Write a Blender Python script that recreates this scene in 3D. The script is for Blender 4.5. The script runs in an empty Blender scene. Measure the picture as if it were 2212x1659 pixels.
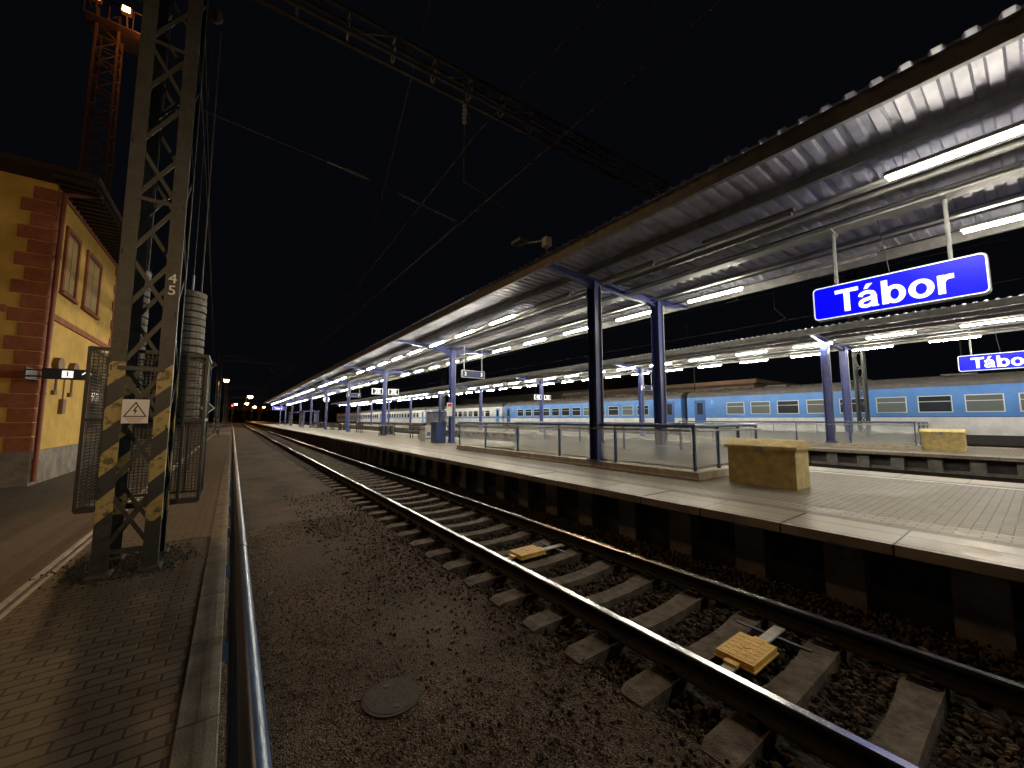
import bpy, math, random
import numpy as np
from mathutils import Vector, Matrix
random.seed(7); np.random.seed(7)
S=bpy.context.scene
# ------------------------------------------------------------------ materials
def newmat(name):
    m=bpy.data.materials.new(name); m.use_nodes=True
    nt=m.node_tree; b=nt.nodes['Principled BSDF']; return m,nt,b
def pm(name,col,rough=.6,metal=0,noise=0,nscale=6,emis=None,es=0,bump=0,bscale=40):
    m,nt,b=newmat(name); b.inputs['Base Color'].default_value=(*col,1)
    b.inputs['Roughness'].default_value=rough; b.inputs['Metallic'].default_value=metal
    if noise or bump:
        tc=nt.nodes.new('ShaderNodeTexCoord')
    if noise:
        n=nt.nodes.new('ShaderNodeTexNoise'); n.inputs['Scale'].default_value=nscale; n.inputs['Detail'].default_value=8; n.inputs['Roughness'].default_value=.65
        nt.links.new(tc.outputs['Object'],n.inputs['Vector'])
        r=nt.nodes.new('ShaderNodeValToRGB'); r.color_ramp.elements[0].position=.3; r.color_ramp.elements[1].position=.7
        r.color_ramp.elements[0].color=(*[c*(1-noise) for c in col],1); r.color_ramp.elements[1].color=(*[min(1,c*(1+noise*.6)) for c in col],1)
        nt.links.new(n.outputs['Fac'],r.inputs['Fac']); nt.links.new(r.outputs['Color'],b.inputs['Base Color'])
    if bump:
        n2=nt.nodes.new('ShaderNodeTexNoise'); n2.inputs['Scale'].default_value=bscale; n2.inputs['Detail'].default_value=5
        nt.links.new(tc.outputs['Object'],n2.inputs['Vector'])
        bp=nt.nodes.new('ShaderNodeBump'); bp.inputs['Strength'].default_value=bump; bp.inputs['Distance'].default_value=.01
        nt.links.new(n2.outputs['Fac'],bp.inputs['Height']); nt.links.new(bp.outputs['Normal'],b.inputs['Normal'])
    if emis:
        b.inputs['Emission Color'].default_value=(*emis,1); b.inputs['Emission Strength'].default_value=es
    return m
def brickmat(name,c1,c2,mortar,bw,bh,ms=.004,rough=.6,axes='YX',stain=.35,off=.5):
    m,nt,b=newmat(name)
    tc=nt.nodes.new('ShaderNodeTexCoord'); sp=nt.nodes.new('ShaderNodeSeparateXYZ'); cb=nt.nodes.new('ShaderNodeCombineXYZ')
    nt.links.new(tc.outputs['Object'],sp.inputs[0])
    nt.links.new(sp.outputs[axes[0]],cb.inputs[0]); nt.links.new(sp.outputs[axes[1]],cb.inputs[1])
    br=nt.nodes.new('ShaderNodeTexBrick'); br.offset=off
    br.inputs['Scale'].default_value=1; br.inputs['Brick Width'].default_value=bw; br.inputs['Row Height'].default_value=bh
    br.inputs['Mortar Size'].default_value=ms; br.inputs['Mortar Smooth'].default_value=.3
    br.inputs['Color1'].default_value=(*c1,1); br.inputs['Color2'].default_value=(*c2,1); br.inputs['Mortar'].default_value=(*mortar,1)
    nt.links.new(cb.outputs[0],br.inputs['Vector'])
    n=nt.nodes.new('ShaderNodeTexNoise'); n.inputs['Scale'].default_value=1.3; n.inputs['Detail'].default_value=9; n.inputs['Roughness'].default_value=.7
    nt.links.new(tc.outputs['Object'],n.inputs['Vector'])
    mr=nt.nodes.new('ShaderNodeMapRange'); mr.inputs[1].default_value=.3; mr.inputs[2].default_value=.7; mr.inputs[3].default_value=1-stain; mr.inputs[4].default_value=1.12
    nt.links.new(n.outputs['Fac'],mr.inputs[0])
    mx=nt.nodes.new('ShaderNodeVectorMath'); mx.operation='SCALE'
    nt.links.new(br.outputs['Color'],mx.inputs[0]); nt.links.new(mr.outputs[0],mx.inputs['Scale'])
    nt.links.new(mx.outputs[0],b.inputs['Base Color'])
    mr2=nt.nodes.new('ShaderNodeMapRange'); mr2.inputs[1].default_value=.3; mr2.inputs[2].default_value=.7; mr2.inputs[3].default_value=rough-.15; mr2.inputs[4].default_value=rough+.15
    nt.links.new(n.outputs['Fac'],mr2.inputs[0]); nt.links.new(mr2.outputs[0],b.inputs['Roughness'])
    n3=nt.nodes.new('ShaderNodeTexNoise'); n3.inputs['Scale'].default_value=60; n3.inputs['Detail'].default_value=4
    nt.links.new(tc.outputs['Object'],n3.inputs['Vector'])
    ad=nt.nodes.new('ShaderNodeMath'); ad.operation='MULTIPLY_ADD'; ad.inputs[1].default_value=-1.0
    nt.links.new(br.outputs['Fac'],ad.inputs[0]); 
    sc=nt.nodes.new('ShaderNodeMath'); sc.operation='MULTIPLY'; sc.inputs[1].default_value=.35
    nt.links.new(n3.outputs['Fac'],sc.inputs[0]); nt.links.new(sc.outputs[0],ad.inputs[2])
    bp=nt.nodes.new('ShaderNodeBump'); bp.inputs['Strength'].default_value=.6; bp.inputs['Distance'].default_value=.006
    nt.links.new(ad.outputs[0],bp.inputs['Height']); nt.links.new(bp.outputs['Normal'],b.inputs['Normal'])
    return m
def gravelmat(name,cols,scale,dist=.02,rough=.85):
    m,nt,b=newmat(name); tc=nt.nodes.new('ShaderNodeTexCoord')
    v=nt.nodes.new('ShaderNodeTexVoronoi'); v.inputs['Scale'].default_value=scale
    nt.links.new(tc.outputs['Object'],v.inputs['Vector'])
    r=nt.nodes.new('ShaderNodeValToRGB'); el=r.color_ramp.elements
    el[0].color=(*cols[0],1); el[1].color=(*cols[-1],1)
    for i,c in enumerate(cols[1:-1]):
        e=el.new((i+1)/(len(cols)-1)); e.color=(*c,1)
    sp=nt.nodes.new('ShaderNodeSeparateColor'); nt.links.new(v.outputs['Color'],sp.inputs[0]); nt.links.new(sp.outputs[0],r.inputs['Fac'])
    n=nt.nodes.new('ShaderNodeTexNoise'); n.inputs['Scale'].default_value=1.1; n.inputs['Detail'].default_value=7
    nt.links.new(tc.outputs['Object'],n.inputs['Vector'])
    mr=nt.nodes.new('ShaderNodeMapRange'); mr.inputs[1].default_value=.3; mr.inputs[2].default_value=.7; mr.inputs[3].default_value=.55; mr.inputs[4].default_value=1.25
    nt.links.new(n.outputs['Fac'],mr.inputs[0])
    mx=nt.nodes.new('ShaderNodeVectorMath'); mx.operation='SCALE'
    nt.links.new(r.outputs['Color'],mx.inputs[0]); nt.links.new(mr.outputs[0],mx.inputs['Scale']); nt.links.new(mx.outputs[0],b.inputs['Base Color'])
    b.inputs['Roughness'].default_value=rough; b.inputs['Specular IOR Level'].default_value=.25
    bp=nt.nodes.new('ShaderNodeBump'); bp.inputs['Strength'].default_value=1; bp.inputs['Distance'].default_value=dist; bp.invert=True
    nt.links.new(v.outputs['Distance'],bp.inputs['Height']); nt.links.new(bp.outputs['Normal'],b.inputs['Normal'])
    return m
def stonemat(name,a,c):
    m,nt,b=newmat(name); g=nt.nodes.new('ShaderNodeNewGeometry'); r=nt.nodes.new('ShaderNodeValToRGB')
    r.color_ramp.elements[0].color=(*a,1); r.color_ramp.elements[1].color=(*c,1)
    nt.links.new(g.outputs['Random Per Island'],r.inputs['Fac']); nt.links.new(r.outputs['Color'],b.inputs['Base Color']); b.inputs['Roughness'].default_value=.9; b.inputs['Specular IOR Level'].default_value=.2
    return m
def stripemat(name):
    m,nt,b=newmat(name); tc=nt.nodes.new('ShaderNodeTexCoord'); sp=nt.nodes.new('ShaderNodeSeparateXYZ'); nt.links.new(tc.outputs['Object'],sp.inputs[0])
    s2=nt.nodes.new('ShaderNodeMath'); s2.operation='SUBTRACT'; nt.links.new(sp.outputs[2],s2.inputs[0]); nt.links.new(sp.outputs[0],s2.inputs[1])
    s3=nt.nodes.new('ShaderNodeMath'); s3.operation='ADD'; nt.links.new(s2.outputs[0],s3.inputs[0]); nt.links.new(sp.outputs[1],s3.inputs[1])
    w=nt.nodes.new('ShaderNodeMath'); w.operation='MODULO'; w.inputs[1].default_value=.52; nt.links.new(s3.outputs[0],w.inputs[0])
    g=nt.nodes.new('ShaderNodeMath'); g.operation='GREATER_THAN'; g.inputs[1].default_value=.26; nt.links.new(w.outputs[0],g.inputs[0])
    n=nt.nodes.new('ShaderNodeTexNoise'); n.inputs['Scale'].default_value=14; n.inputs['Detail'].default_value=8; nt.links.new(tc.outputs['Object'],n.inputs['Vector'])
    r=nt.nodes.new('ShaderNodeValToRGB'); r.color_ramp.elements[0].color=(.10,.08,.035,1); r.color_ramp.elements[0].position=.38; r.color_ramp.elements[1].color=(.36,.28,.10,1); r.color_ramp.elements[1].position=.50
    nt.links.new(n.outputs['Fac'],r.inputs['Fac'])
    mx=nt.nodes.new('ShaderNodeMix'); mx.data_type='RGBA'; nt.links.new(g.outputs[0],mx.inputs[0]); mx.inputs[6].default_value=(.02,.025,.03,1); nt.links.new(r.outputs['Color'],mx.inputs[7])
    nt.links.new(mx.outputs[2],b.inputs['Base Color']); b.inputs['Roughness'].default_value=.5
    return m
def emat(name,col,st):
    m=bpy.data.materials.new(name); m.use_nodes=True; nt=m.node_tree; nt.nodes.clear()
    e=nt.nodes.new('ShaderNodeEmission'); e.inputs[0].default_value=(*col,1); e.inputs[1].default_value=st
    o=nt.nodes.new('ShaderNodeOutputMaterial'); nt.links.new(e.outputs[0],o.inputs[0]); return m
def glassmat(name):
    m=bpy.data.materials.new(name); m.use_nodes=True; nt=m.node_tree; nt.nodes.clear()
    t=nt.nodes.new('ShaderNodeBsdfTransparent'); t.inputs[0].default_value=(.95,.97,.97,1)
    g=nt.nodes.new('ShaderNodeBsdfGlossy'); g.inputs['Roughness'].default_value=.05
    d=nt.nodes.new('ShaderNodeBsdfTranslucent'); d.inputs[0].default_value=(.85,.87,.87,1)
    d2=nt.nodes.new('ShaderNodeBsdfDiffuse'); d2.inputs[0].default_value=(.85,.87,.87,1)
    dd=nt.nodes.new('ShaderNodeMixShader'); dd.inputs[0].default_value=.5; nt.links.new(d.outputs[0],dd.inputs[1]); nt.links.new(d2.outputs[0],dd.inputs[2])
    lw=nt.nodes.new('ShaderNodeLayerWeight'); lw.inputs[0].default_value=.10
    a=nt.nodes.new('ShaderNodeMixShader'); nt.links.new(lw.outputs['Fresnel'],a.inputs[0]); nt.links.new(t.outputs[0],a.inputs[1]); nt.links.new(g.outputs[0],a.inputs[2])
    tc=nt.nodes.new('ShaderNodeTexCoord'); n=nt.nodes.new('ShaderNodeTexNoise'); n.inputs['Scale'].default_value=.9; n.inputs['Detail'].default_value=2
    nt.links.new(tc.outputs['Object'],n.inputs['Vector'])
    sp=nt.nodes.new('ShaderNodeSeparateXYZ'); nt.links.new(tc.outputs['Object'],sp.inputs[0])
    mr=nt.nodes.new('ShaderNodeMapRange'); mr.inputs[1].default_value=.7; mr.inputs[2].default_value=1.45; mr.inputs[3].default_value=.30; mr.inputs[4].default_value=.12; nt.links.new(sp.outputs[2],mr.inputs[0])
    mm=nt.nodes.new('ShaderNodeMath'); mm.operation='MULTIPLY_ADD'; mm.inputs[1].default_value=.14; nt.links.new(n.outputs['Fac'],mm.inputs[0]); nt.links.new(mr.outputs[0],mm.inputs[2])
    c=nt.nodes.new('ShaderNodeMixShader'); nt.links.new(mm.outputs[0],c.inputs[0]); nt.links.new(a.outputs[0],c.inputs[1]); nt.links.new(dd.outputs[0],c.inputs[2])
    o=nt.nodes.new('ShaderNodeOutputMaterial'); nt.links.new(c.outputs[0],o.inputs[0]); return m

TUBE=emat('tube_light',(1,.925,.74),195)
BLUE=pm('blue_paint',(.06,.08,.27),.38,0,.25,3)
BLUERAIL=pm('blue_rail_paint',(.05,.10,.21),.28,.1,.3,8)
GALV=pm('galvanised_steel',(.30,.305,.32),.5,.2,.25,5)
ROOF=pm('roof_sheet',(.36,.37,.47),.45,.0,.45,1.5)
PURL=pm('purlin_steel',(.20,.195,.19),.6,.0,.4,4)
DSTEEL=pm('dark_steel',(.05,.055,.06),.5,.3,.4,10,bump=.2)
MANH=pm('manhole_iron',(.03,.022,.016),.8,0,.5,18,bump=.4)
MASTP=pm('mast_paint',(.034,.037,.037),.5,.1,.45,9,bump=.3)
GANT=pm('gantry_steel',(.055,.042,.034),.7,.0,.4,5)
BLACK=pm('black',(.012,.012,.013),.5)
CONC=pm('concrete',(.20,.165,.125),.8,0,.5,5,bump=.5,bscale=80)
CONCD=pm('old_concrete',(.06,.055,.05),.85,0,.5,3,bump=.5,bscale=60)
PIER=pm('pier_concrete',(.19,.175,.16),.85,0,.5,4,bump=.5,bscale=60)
PLINTH=pm('plinth_concrete',(.50,.45,.37),.75,0,.35,5,bump=.4,bscale=80)
SLEEP=pm('sleeper_concrete',(.115,.09,.068),.9,0,.75,7,bump=1,bscale=60)
CREAM=pm('cream_tile',(.70,.67,.60),.45,0,.2,3)
RUST=pm('rail_rust',(.022,.015,.011),.9,.0,.4,20)
RAILTOP=pm('rail_polished',(.55,.55,.58),.24,1,.25,3)
YEL=pm('yellow_plastic',(.85,.54,.12),.5,0,.25,14,bump=.3)
YBOX=pm('ochre_box',(.66,.52,.21),.6,0,.4,5,bump=.3)
WHITE=pm('white_paint',(.75,.75,.73),.5,0,.1,5)
DIRTYW=pm('dirty_white',(.52,.51,.48),.6,0,.35,8)
ALU=pm('aluminium',(.55,.55,.56),.35,.8,.2,8)
GLASS=glassmat('railing_glass')
STRIPE=stripemat('hazard_stripe')
GRAVEL=gravelmat('gravel_path_mat',[(.026,.017,.011),(.085,.062,.043),(.16,.118,.083),(.055,.039,.026)],80,.012)
BALLAST=gravelmat('ballast_mat',[(.018,.013,.010),(.05,.039,.03),(.08,.064,.05),(.032,.024,.019)],22,.03)
GROUND=gravelmat('ground_mat',[(.02,.017,.014),(.05,.042,.034),(.08,.07,.06)],10,.03)
STONE=stonemat('ballast_stone',(.013,.010,.0075),(.105,.078,.056))
PEB=stonemat('pebble',(.02,.014,.010),(.22,.165,.12))
PAVE=brickmat('paver_brick',(.145,.105,.07),(.10,.074,.05),(.018,.013,.009),.20,.10,.009,.65,'XY',.5)
PAVEP=brickmat('platform_pavers',(.225,.192,.15),(.185,.157,.122),(.08,.068,.052),.20,.10,.006,.55,'XY',.5)
SLAB=brickmat('edge_slab',(.35,.30,.23),(.30,.258,.20),(.06,.05,.04),1.0,.43,.012,.42,'YX',.55,0)
TACT=brickmat('tactile_strip',(.20,.17,.13),(.17,.145,.11),(.08,.065,.05),.40,.05,.012,.5,'YX',.4,0)
ROWT=brickmat('banded_pavers',(.28,.24,.185),(.22,.19,.145),(.07,.06,.05),.20,.10,.008,.45,'YX',.45)

# ------------------------------------------------------------------ mesh builder
class MB:
    def __init__(s): s.v=[]; s.f=[]; s.m=[]; s.mats=[]
    def mi(s,mat):
        if mat not in s.mats: s.mats.append(mat)
        return s.mats.index(mat)
    def add(s,vs,fs,mat):
        o=len(s.v); s.v+= [tuple(v) for v in vs]; k=s.mi(mat)
        for f in fs: s.f.append(tuple(i+o for i in f)); s.m.append(k)
    def box(s,x0,x1,y0,y1,z0,z1,mat):
        s.add([(x0,y0,z0),(x1,y0,z0),(x1,y1,z0),(x0,y1,z0),(x0,y0,z1),(x1,y0,z1),(x1,y1,z1),(x0,y1,z1)],
              [(0,3,2,1),(4,5,6,7),(0,1,5,4),(1,2,6,5),(2,3,7,6),(3,0,4,7)],mat)
    def beam(s,p0,p1,w,h,mat,up=(0,0,1)):
        p0=Vector(p0);p1=Vector(p1); d=(p1-p0).normalized(); u=Vector(up)
        if abs(d.dot(u))>.98: u=Vector((0,1,0))
        a=d.cross(u).normalized()*w/2; b=a.cross(d).normalized()*h/2
        vs=[p0-a-b,p0+a-b,p0+a+b,p0-a+b,p1-a-b,p1+a-b,p1+a+b,p1-a+b]
        s.add(vs,[(0,3,2,1),(4,5,6,7),(0,1,5,4),(1,2,6,5),(2,3,7,6),(3,0,4,7)],mat)
    def cyl(s,p0,p1,r,mat,n=10,r1=None):
        p0=Vector(p0);p1=Vector(p1); d=(p1-p0).normalized(); u=Vector((0,0,1)) if abs(d.z)<.9 else Vector((0,1,0))
        a=d.cross(u).normalized(); b=a.cross(d).normalized(); r1=r if r1 is None else r1
        vs=[p0+(a*math.cos(2*math.pi*i/n)+b*math.sin(2*math.pi*i/n))*r for i in range(n)]+[p1+(a*math.cos(2*math.pi*i/n)+b*math.sin(2*math.pi*i/n))*r1 for i in range(n)]
        fs=[(i,(i+1)%n,n+(i+1)%n,n+i) for i in range(n)]+[tuple(reversed(range(n))),tuple(range(n,2*n))]
        s.add(vs,fs,mat)
    def prism(s,poly,axis,a0,a1,mat):
        def P(p,a):
            return (p[0],a,p[1]) if axis=='Y' else ((a,p[0],p[1]) if axis=='X' else (p[0],p[1],a))
        n=len(poly); vs=[P(p,a0) for p in poly]+[P(p,a1) for p in poly]
        fs=[(i,(i+1)%n,n+(i+1)%n,n+i) for i in range(n)]+[tuple(reversed(range(n))),tuple(range(n,2*n))]
        s.add(vs,fs,mat)
    def out(s,name,parent=None,bevel=0,smooth=False):
        me=bpy.data.meshes.new(name); me.from_pydata(s.v,[],s.f)
        for m in s.mats: me.materials.append(m)
        me.polygons.foreach_set('material_index',s.m)
        import bmesh
        bm=bmesh.new(); bm.from_mesh(me); bmesh.ops.recalc_face_normals(bm,faces=bm.faces); bm.to_mesh(me); bm.free()
        if smooth:
            me.polygons.foreach_set('use_smooth',[True]*len(me.polygons))
            try: me.set_sharp_from_angle(angle=math.radians(40))
            except Exception: pass
        o=bpy.data.objects.new(name,me); S.collection.objects.link(o)
        if parent: o.parent=parent
        if bevel:
            b=o.modifiers.new('bevel','BEVEL'); b.width=bevel; b.segments=2; b.limit_method='ANGLE'
        return o
def empty(name):
    o=bpy.data.objects.new(name,None); S.collection.objects.link(o); return o
def text(name,body,loc,size,xd,yd,mat,parent,align='CENTER',bold=.0,sx=1.0):
    c=bpy.data.curves.new(name,'FONT'); c.body=body; c.size=size; c.align_x=align; c.align_y='CENTER'; c.extrude=.002; c.offset=bold
    o=bpy.data.objects.new(name,c); S.collection.objects.link(o); c.materials.append(mat)
    x=Vector(xd).normalized(); y=Vector(yd).normalized(); z=x.cross(y)
    M=Matrix((x,y,z)).transposed().to_4x4(); M.translation=Vector(loc)
    o.matrix_world=M@Matrix.Diagonal((sx,1,1,1)); 
    if parent: o.parent=parent
    return o
def rounded(w,h,r,n=5):
    pts=[]
    for cx,cy,a0 in ((w/2-r,h/2-r,0),(-w/2+r,h/2-r,90),(-w/2+r,-h/2+r,180),(w/2-r,-h/2+r,270)):
        for i in range(n+1):
            a=math.radians(a0+90*i/n); pts.append((cx+r*math.cos(a),cy+r*math.sin(a)))
    return pts
# bold grotesque lettering drawn as flat shapes (cap height 1)
def tabor_shapes():
    q=[]
    def rect(x0,x1,y0,y1): q.append([(x0,y0),(x1,y0),(x1,y1),(x0,y1)])
    def ring(cx,cy,a,b_,c,d,n=28):
        for i in range(n):
            t0=2*math.pi*i/n; t1=2*math.pi*(i+1)/n
            q.append([(cx+a*math.cos(t0),cy+b_*math.sin(t0)),(cx+a*math.cos(t1),cy+b_*math.sin(t1)),(cx+c*math.cos(t1),cy+d*math.sin(t1)),(cx+c*math.cos(t0),cy+d*math.sin(t0))])
    def stroke(pts,w):
        P=[Vector(p) for p in pts]; P=[P[0]*2-P[1]]+P+[P[-1]*2-P[-2]]; R=[]
        for i in range(1,len(P)-2):
            for k in range(5):
                t=k/5; R.append(.5*((2*P[i])+(P[i+1]-P[i-1])*t+(2*P[i-1]-5*P[i]+4*P[i+1]-P[i+2])*t*t+(-P[i-1]+3*P[i]-3*P[i+1]+P[i+2])*t**3))
        R.append(P[-2]); L=[]
        for i,p in enumerate(R):
            d=(R[min(i+1,len(R)-1)]-R[max(i-1,0)]).normalized(); n=Vector((-d.y,d.x))*w/2; L.append((p+n,p-n))
        for a,c in zip(L[:-1],L[1:]): q.append([tuple(a[1]),tuple(c[1]),tuple(c[0]),tuple(a[0])])
    rect(0,.78,.83,1); rect(.29,.49,0,.83)
    o=.74
    rect(o+.42,o+.60,.02,.5); rect(o+.44,o+.64,0,.06)
    stroke([(o+.09,.50),(o+.13,.60),(o+.24,.655),(o+.37,.65),(o+.48,.59),(o+.51,.47)],.155)
    stroke([(o+.50,.42),(o+.36,.375),(o+.19,.33),(o+.095,.24),(o+.11,.12),(o+.22,.065),(o+.36,.09),(o+.50,.22)],.15)
    q.append([(o+.20,.81),(o+.33,.81),(o+.50,1.02),(o+.30,1.02)])
    o=1.48; rect(o,o+.19,0,1); ring(o+.375,.365,.315,.385,.13,.225)
    o=2.24; ring(o+.345,.365,.345,.385,.155,.225)
    o=3.01; rect(o,o+.19,0,.73); stroke([(o+.10,.42),(o+.16,.56),(o+.27,.63),(o+.42,.635)],.185)
    return q,3.44
TSH,TW_=tabor_shapes()
def tabor(name,c,n,xd,cap,mat,parent):
    b=MB(); i=0
    for poly in TSH:
        i+=1; e=n*(.0003*(i%7))
        vs=[c+xd*((x-TW_/2)*cap*1.03)+Vector((0,0,1))*((y-.5)*cap)+e for x,y in poly]
        b.add(vs,[tuple(range(len(vs)))],mat)
    b.out(name,parent)

# ------------------------------------------------------------------ ground
b=MB(); b.box(-600,900,-300,1500,-.9,-.46,GROUND); b.out('ground')
def sheet(name,x0,x1,y0,y1,z,dx,dy,amp,mat):
    xs=np.linspace(x0,x1,max(2,int((x1-x0)/dx)+1)); ys=np.linspace(y0,y1,max(2,int((y1-y0)/dy)+1))
    vs=[];fs=[]
    for j,y in enumerate(ys):
        for i,x in enumerate(xs):
            vs.append((x,y,z+amp*(math.sin(x*3.1+y*.7)*.5+math.sin(x*1.3-y*1.9)*.5+random.uniform(-.3,.3))))
    nx=len(xs)
    for j in range(len(ys)-1):
        for i in range(nx-1): fs.append((j*nx+i,j*nx+i+1,(j+1)*nx+i+1,(j+1)*nx+i))
    me=bpy.data.meshes.new(name); me.from_pydata(vs,[],fs); me.materials.append(mat)
    me.polygons.foreach_set('use_smooth',[True]*len(fs)); o=bpy.data.objects.new(name,me); S.collection.objects.link(o); return o
sheet('gravel_path',.03,2.5,-8,30,-.30,.12,.12,.008,GRAVEL)
b=MB(); b.box(.03,2.5,30,320,-.45,-.305,GRAVEL); b.out('gravel_path')
def ico():
    t=(1+5**.5)/2
    v=np.array([(-1,t,0),(1,t,0),(-1,-t,0),(1,-t,0),(0,-1,t),(0,1,t),(0,-1,-t),(0,1,-t),(t,0,-1),(t,0,1),(-t,0,-1),(-t,0,1)],float); v/=np.linalg.norm(v[0])
    f=np.array([(0,11,5),(0,5,1),(0,1,7),(0,7,10),(0,10,11),(1,5,9),(5,11,4),(11,10,2),(10,7,6),(7,1,8),(3,9,4),(3,4,2),(3,2,6),(3,6,8),(3,8,9),(4,9,5),(2,4,11),(6,2,10),(8,6,7),(9,8,1)])
    return v,f
def scatter(name,pos,smin,smax,mat):
    n=len(pos); v,f=ico(); 
    base=[v*(1+np.random.uniform(-.28,.28,(12,1))) for _ in range(12)]; base=np.array(base)
    V=base[np.random.randint(0,12,n)]
    sc=np.random.uniform(smin,smax,(n,1,1))*np.random.uniform(.6,1.2,(n,1,3)); V=V*sc
    q=np.random.normal(size=(n,4)); q/=np.linalg.norm(q,axis=1)[:,None]; w,x,y,z=q.T
    R=np.stack([np.stack([1-2*(y*y+z*z),2*(x*y-w*z),2*(x*z+w*y)],-1),np.stack([2*(x*y+w*z),1-2*(x*x+z*z),2*(y*z-w*x)],-1),np.stack([2*(x*z-w*y),2*(y*z+w*x),1-2*(x*x+y*y)],-1)],1)
    V=np.einsum('nij,nkj->nki',R,V)+pos[:,None,:]
    F=(f[None]+ (np.arange(n)*12)[:,None,None]).reshape(-1)
    me=bpy.data.meshes.new(name); me.vertices.add(n*12); me.vertices.foreach_set('co',V.reshape(-1))
    me.loops.add(n*60); me.loops.foreach_set('vertex_index',F.astype(np.int32))
    me.polygons.add(n*20); me.polygons.foreach_set('loop_start',np.arange(0,n*60,3,dtype=np.int32)); 
    try: me.polygons.foreach_set('loop_total',np.full(n*20,3,dtype=np.int32))
    except Exception: pass
    me.update(calc_edges=True); me.validate(); me.materials.append(mat); me.polygons.foreach_set('use_smooth',[False]*(n*20))
    o=bpy.data.objects.new(name,me); S.collection.objects.link(o); return o
SP=.61; SY=.70
N=44000; P=np.random.uniform((2.25,-1.2,0),(5.75,17,0),(N,3))
d=np.abs(((P[:,1]-SY+SP/2)%SP)-SP/2)
keep=~((d<.155)&(P[:,0]>2.44)&(P[:,0]<5.08))
keep&=~((np.abs(P[:,0]-3.0)<.09)|(np.abs(P[:,0]-4.51)<.09))|(d>.5)
P=P[keep]; P[:,2]=-.365+np.random.uniform(0,.055,len(P))-np.clip((2.75-P[:,0])*.10,0,.05)
scatter('track_ballast_stones',P,.013,.034,STONE)
N=30000; P=np.random.uniform((.12,.6,0),(2.6,9,0),(N,3)); P[:,1]=.6+8.4*np.random.uniform(0,1,N)**1.5
P=P[np.hypot(P[:,0]-1.06,P[:,1]-2.98)>.2]
P[:,2]=-.298; scatter('gravel_pebbles',P,.003,.010,PEB)
N=1800; P=np.random.uniform((1.3,.6,0),(2.6,12,0),(N,3)); P[:,0]=2.6-1.4*np.random.uniform(0,1,N)**2
P[:,2]=-.29; scatter('gravel_pebbles',P,.008,.022,STONE)

# ------------------------------------------------------------------ tracks
def rail(b,xc,zt,y0,y1):
    pr=[(-.075,-.172),(.075,-.172),(.075,-.160),(.012,-.145),(.009,-.048),(.034,-.036),(.036,-.008),(.029,-.0),(-.029,-.0),(-.036,-.008),(-.034,-.036),(-.009,-.048),(-.012,-.145),(-.075,-.160)]
    n=len(pr); vs=[(xc+p[0],y0,zt+p[1]) for p in pr]+[(xc+p[0],y1,zt+p[1]) for p in pr]
    b.add(vs,[(i,(i+1)%n,n+(i+1)%n,n+i) for i in range(n) if i not in (6,7,8)],RUST)
    b.add(vs,[(i,(i+1)%n,n+(i+1)%n,n+i) for i in (6,7,8)],RAILTOP)
def track(xc,y0,y1,ysl,yend):
    p=empty('railway_track'); zt=-.083
    b=MB(); b.prism([(xc-2.1,-.46),(xc-1.45,-.365),(xc+1.45,-.365),(xc+2.1,-.46)],'Y',y0,y1,BALLAST); b.out('ballast_bed',p)
    b=MB(); rail(b,xc-.7525,zt,y0,y1); rail(b,xc+.7525,zt,y0,y1); b.out('rails',p)
    b=MB(); xs=[-1.3,-1.22,-.98,-.5,-.3,0,.3,.5,.98,1.22,1.3]; zs=[-.285,-.262,-.262,-.262,-.285,-.292,-.285,-.262,-.262,-.262,-.285]; wt=[.10,.115,.115,.115,.105,.10,.105,.115,.115,.115,.10]
    vs=[];fs=[]
    for x,z,w in zip(xs,zs,wt):
        vs+=[(xc+x,-.15,-.47),(xc+x,-w,z),(xc+x,w,z),(xc+x,.15,-.47)]
    for i in range(len(xs)-1):
        o=i*4; fs+=[(o,o+4,o+5,o+1),(o+1,o+5,o+6,o+2),(o+2,o+6,o+7,o+3)]
    fs+=[(0,1,2,3),(len(vs)-1,len(vs)-2,len(vs)-3,len(vs)-4)]
    b.add(vs,fs,SLEEP)
    for sx in (-.7525,.7525):
        b.box(xc+sx-.17,xc+sx+.17,-.085,.085,-.262,-.253,RUST)
        for s2 in (-1,1):
            b.box(xc+sx+s2*.115-.035,xc+sx+s2*.115+.035,-.06,.06,-.2535,-.222,RUST)
            b.cyl((xc+sx+s2*.11,0,-.225),(xc+sx+s2*.11,0,-.19),.02,RUST,6)
    # material noise must differ per sleeper: build real copies
    vs0=list(b.v); fs0=list(b.f); ms0=list(b.m); b2=MB(); b2.mats=list(b.mats); n=len(vs0); cnt=int((yend-ysl)/SP)
    for k in range(cnt):
        dy=ysl+k*SP+random.uniform(-.008,.008); dz=random.uniform(-.004,.003)
        b2.v+=[(v[0],v[1]+dy,v[2]+dz) for v in vs0]; b2.f+=[tuple(i+k*n for i in f) for f in fs0]; b2.m+=ms0
    b2.out('sleepers',p)
    return p
track(3.76,-8,420,SY-SP*9,130)
track(14.37,-20,420,-5,60)
track(18.93,-20,420,-5,60)
track(29.9,-40,420,-10,10)
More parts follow.
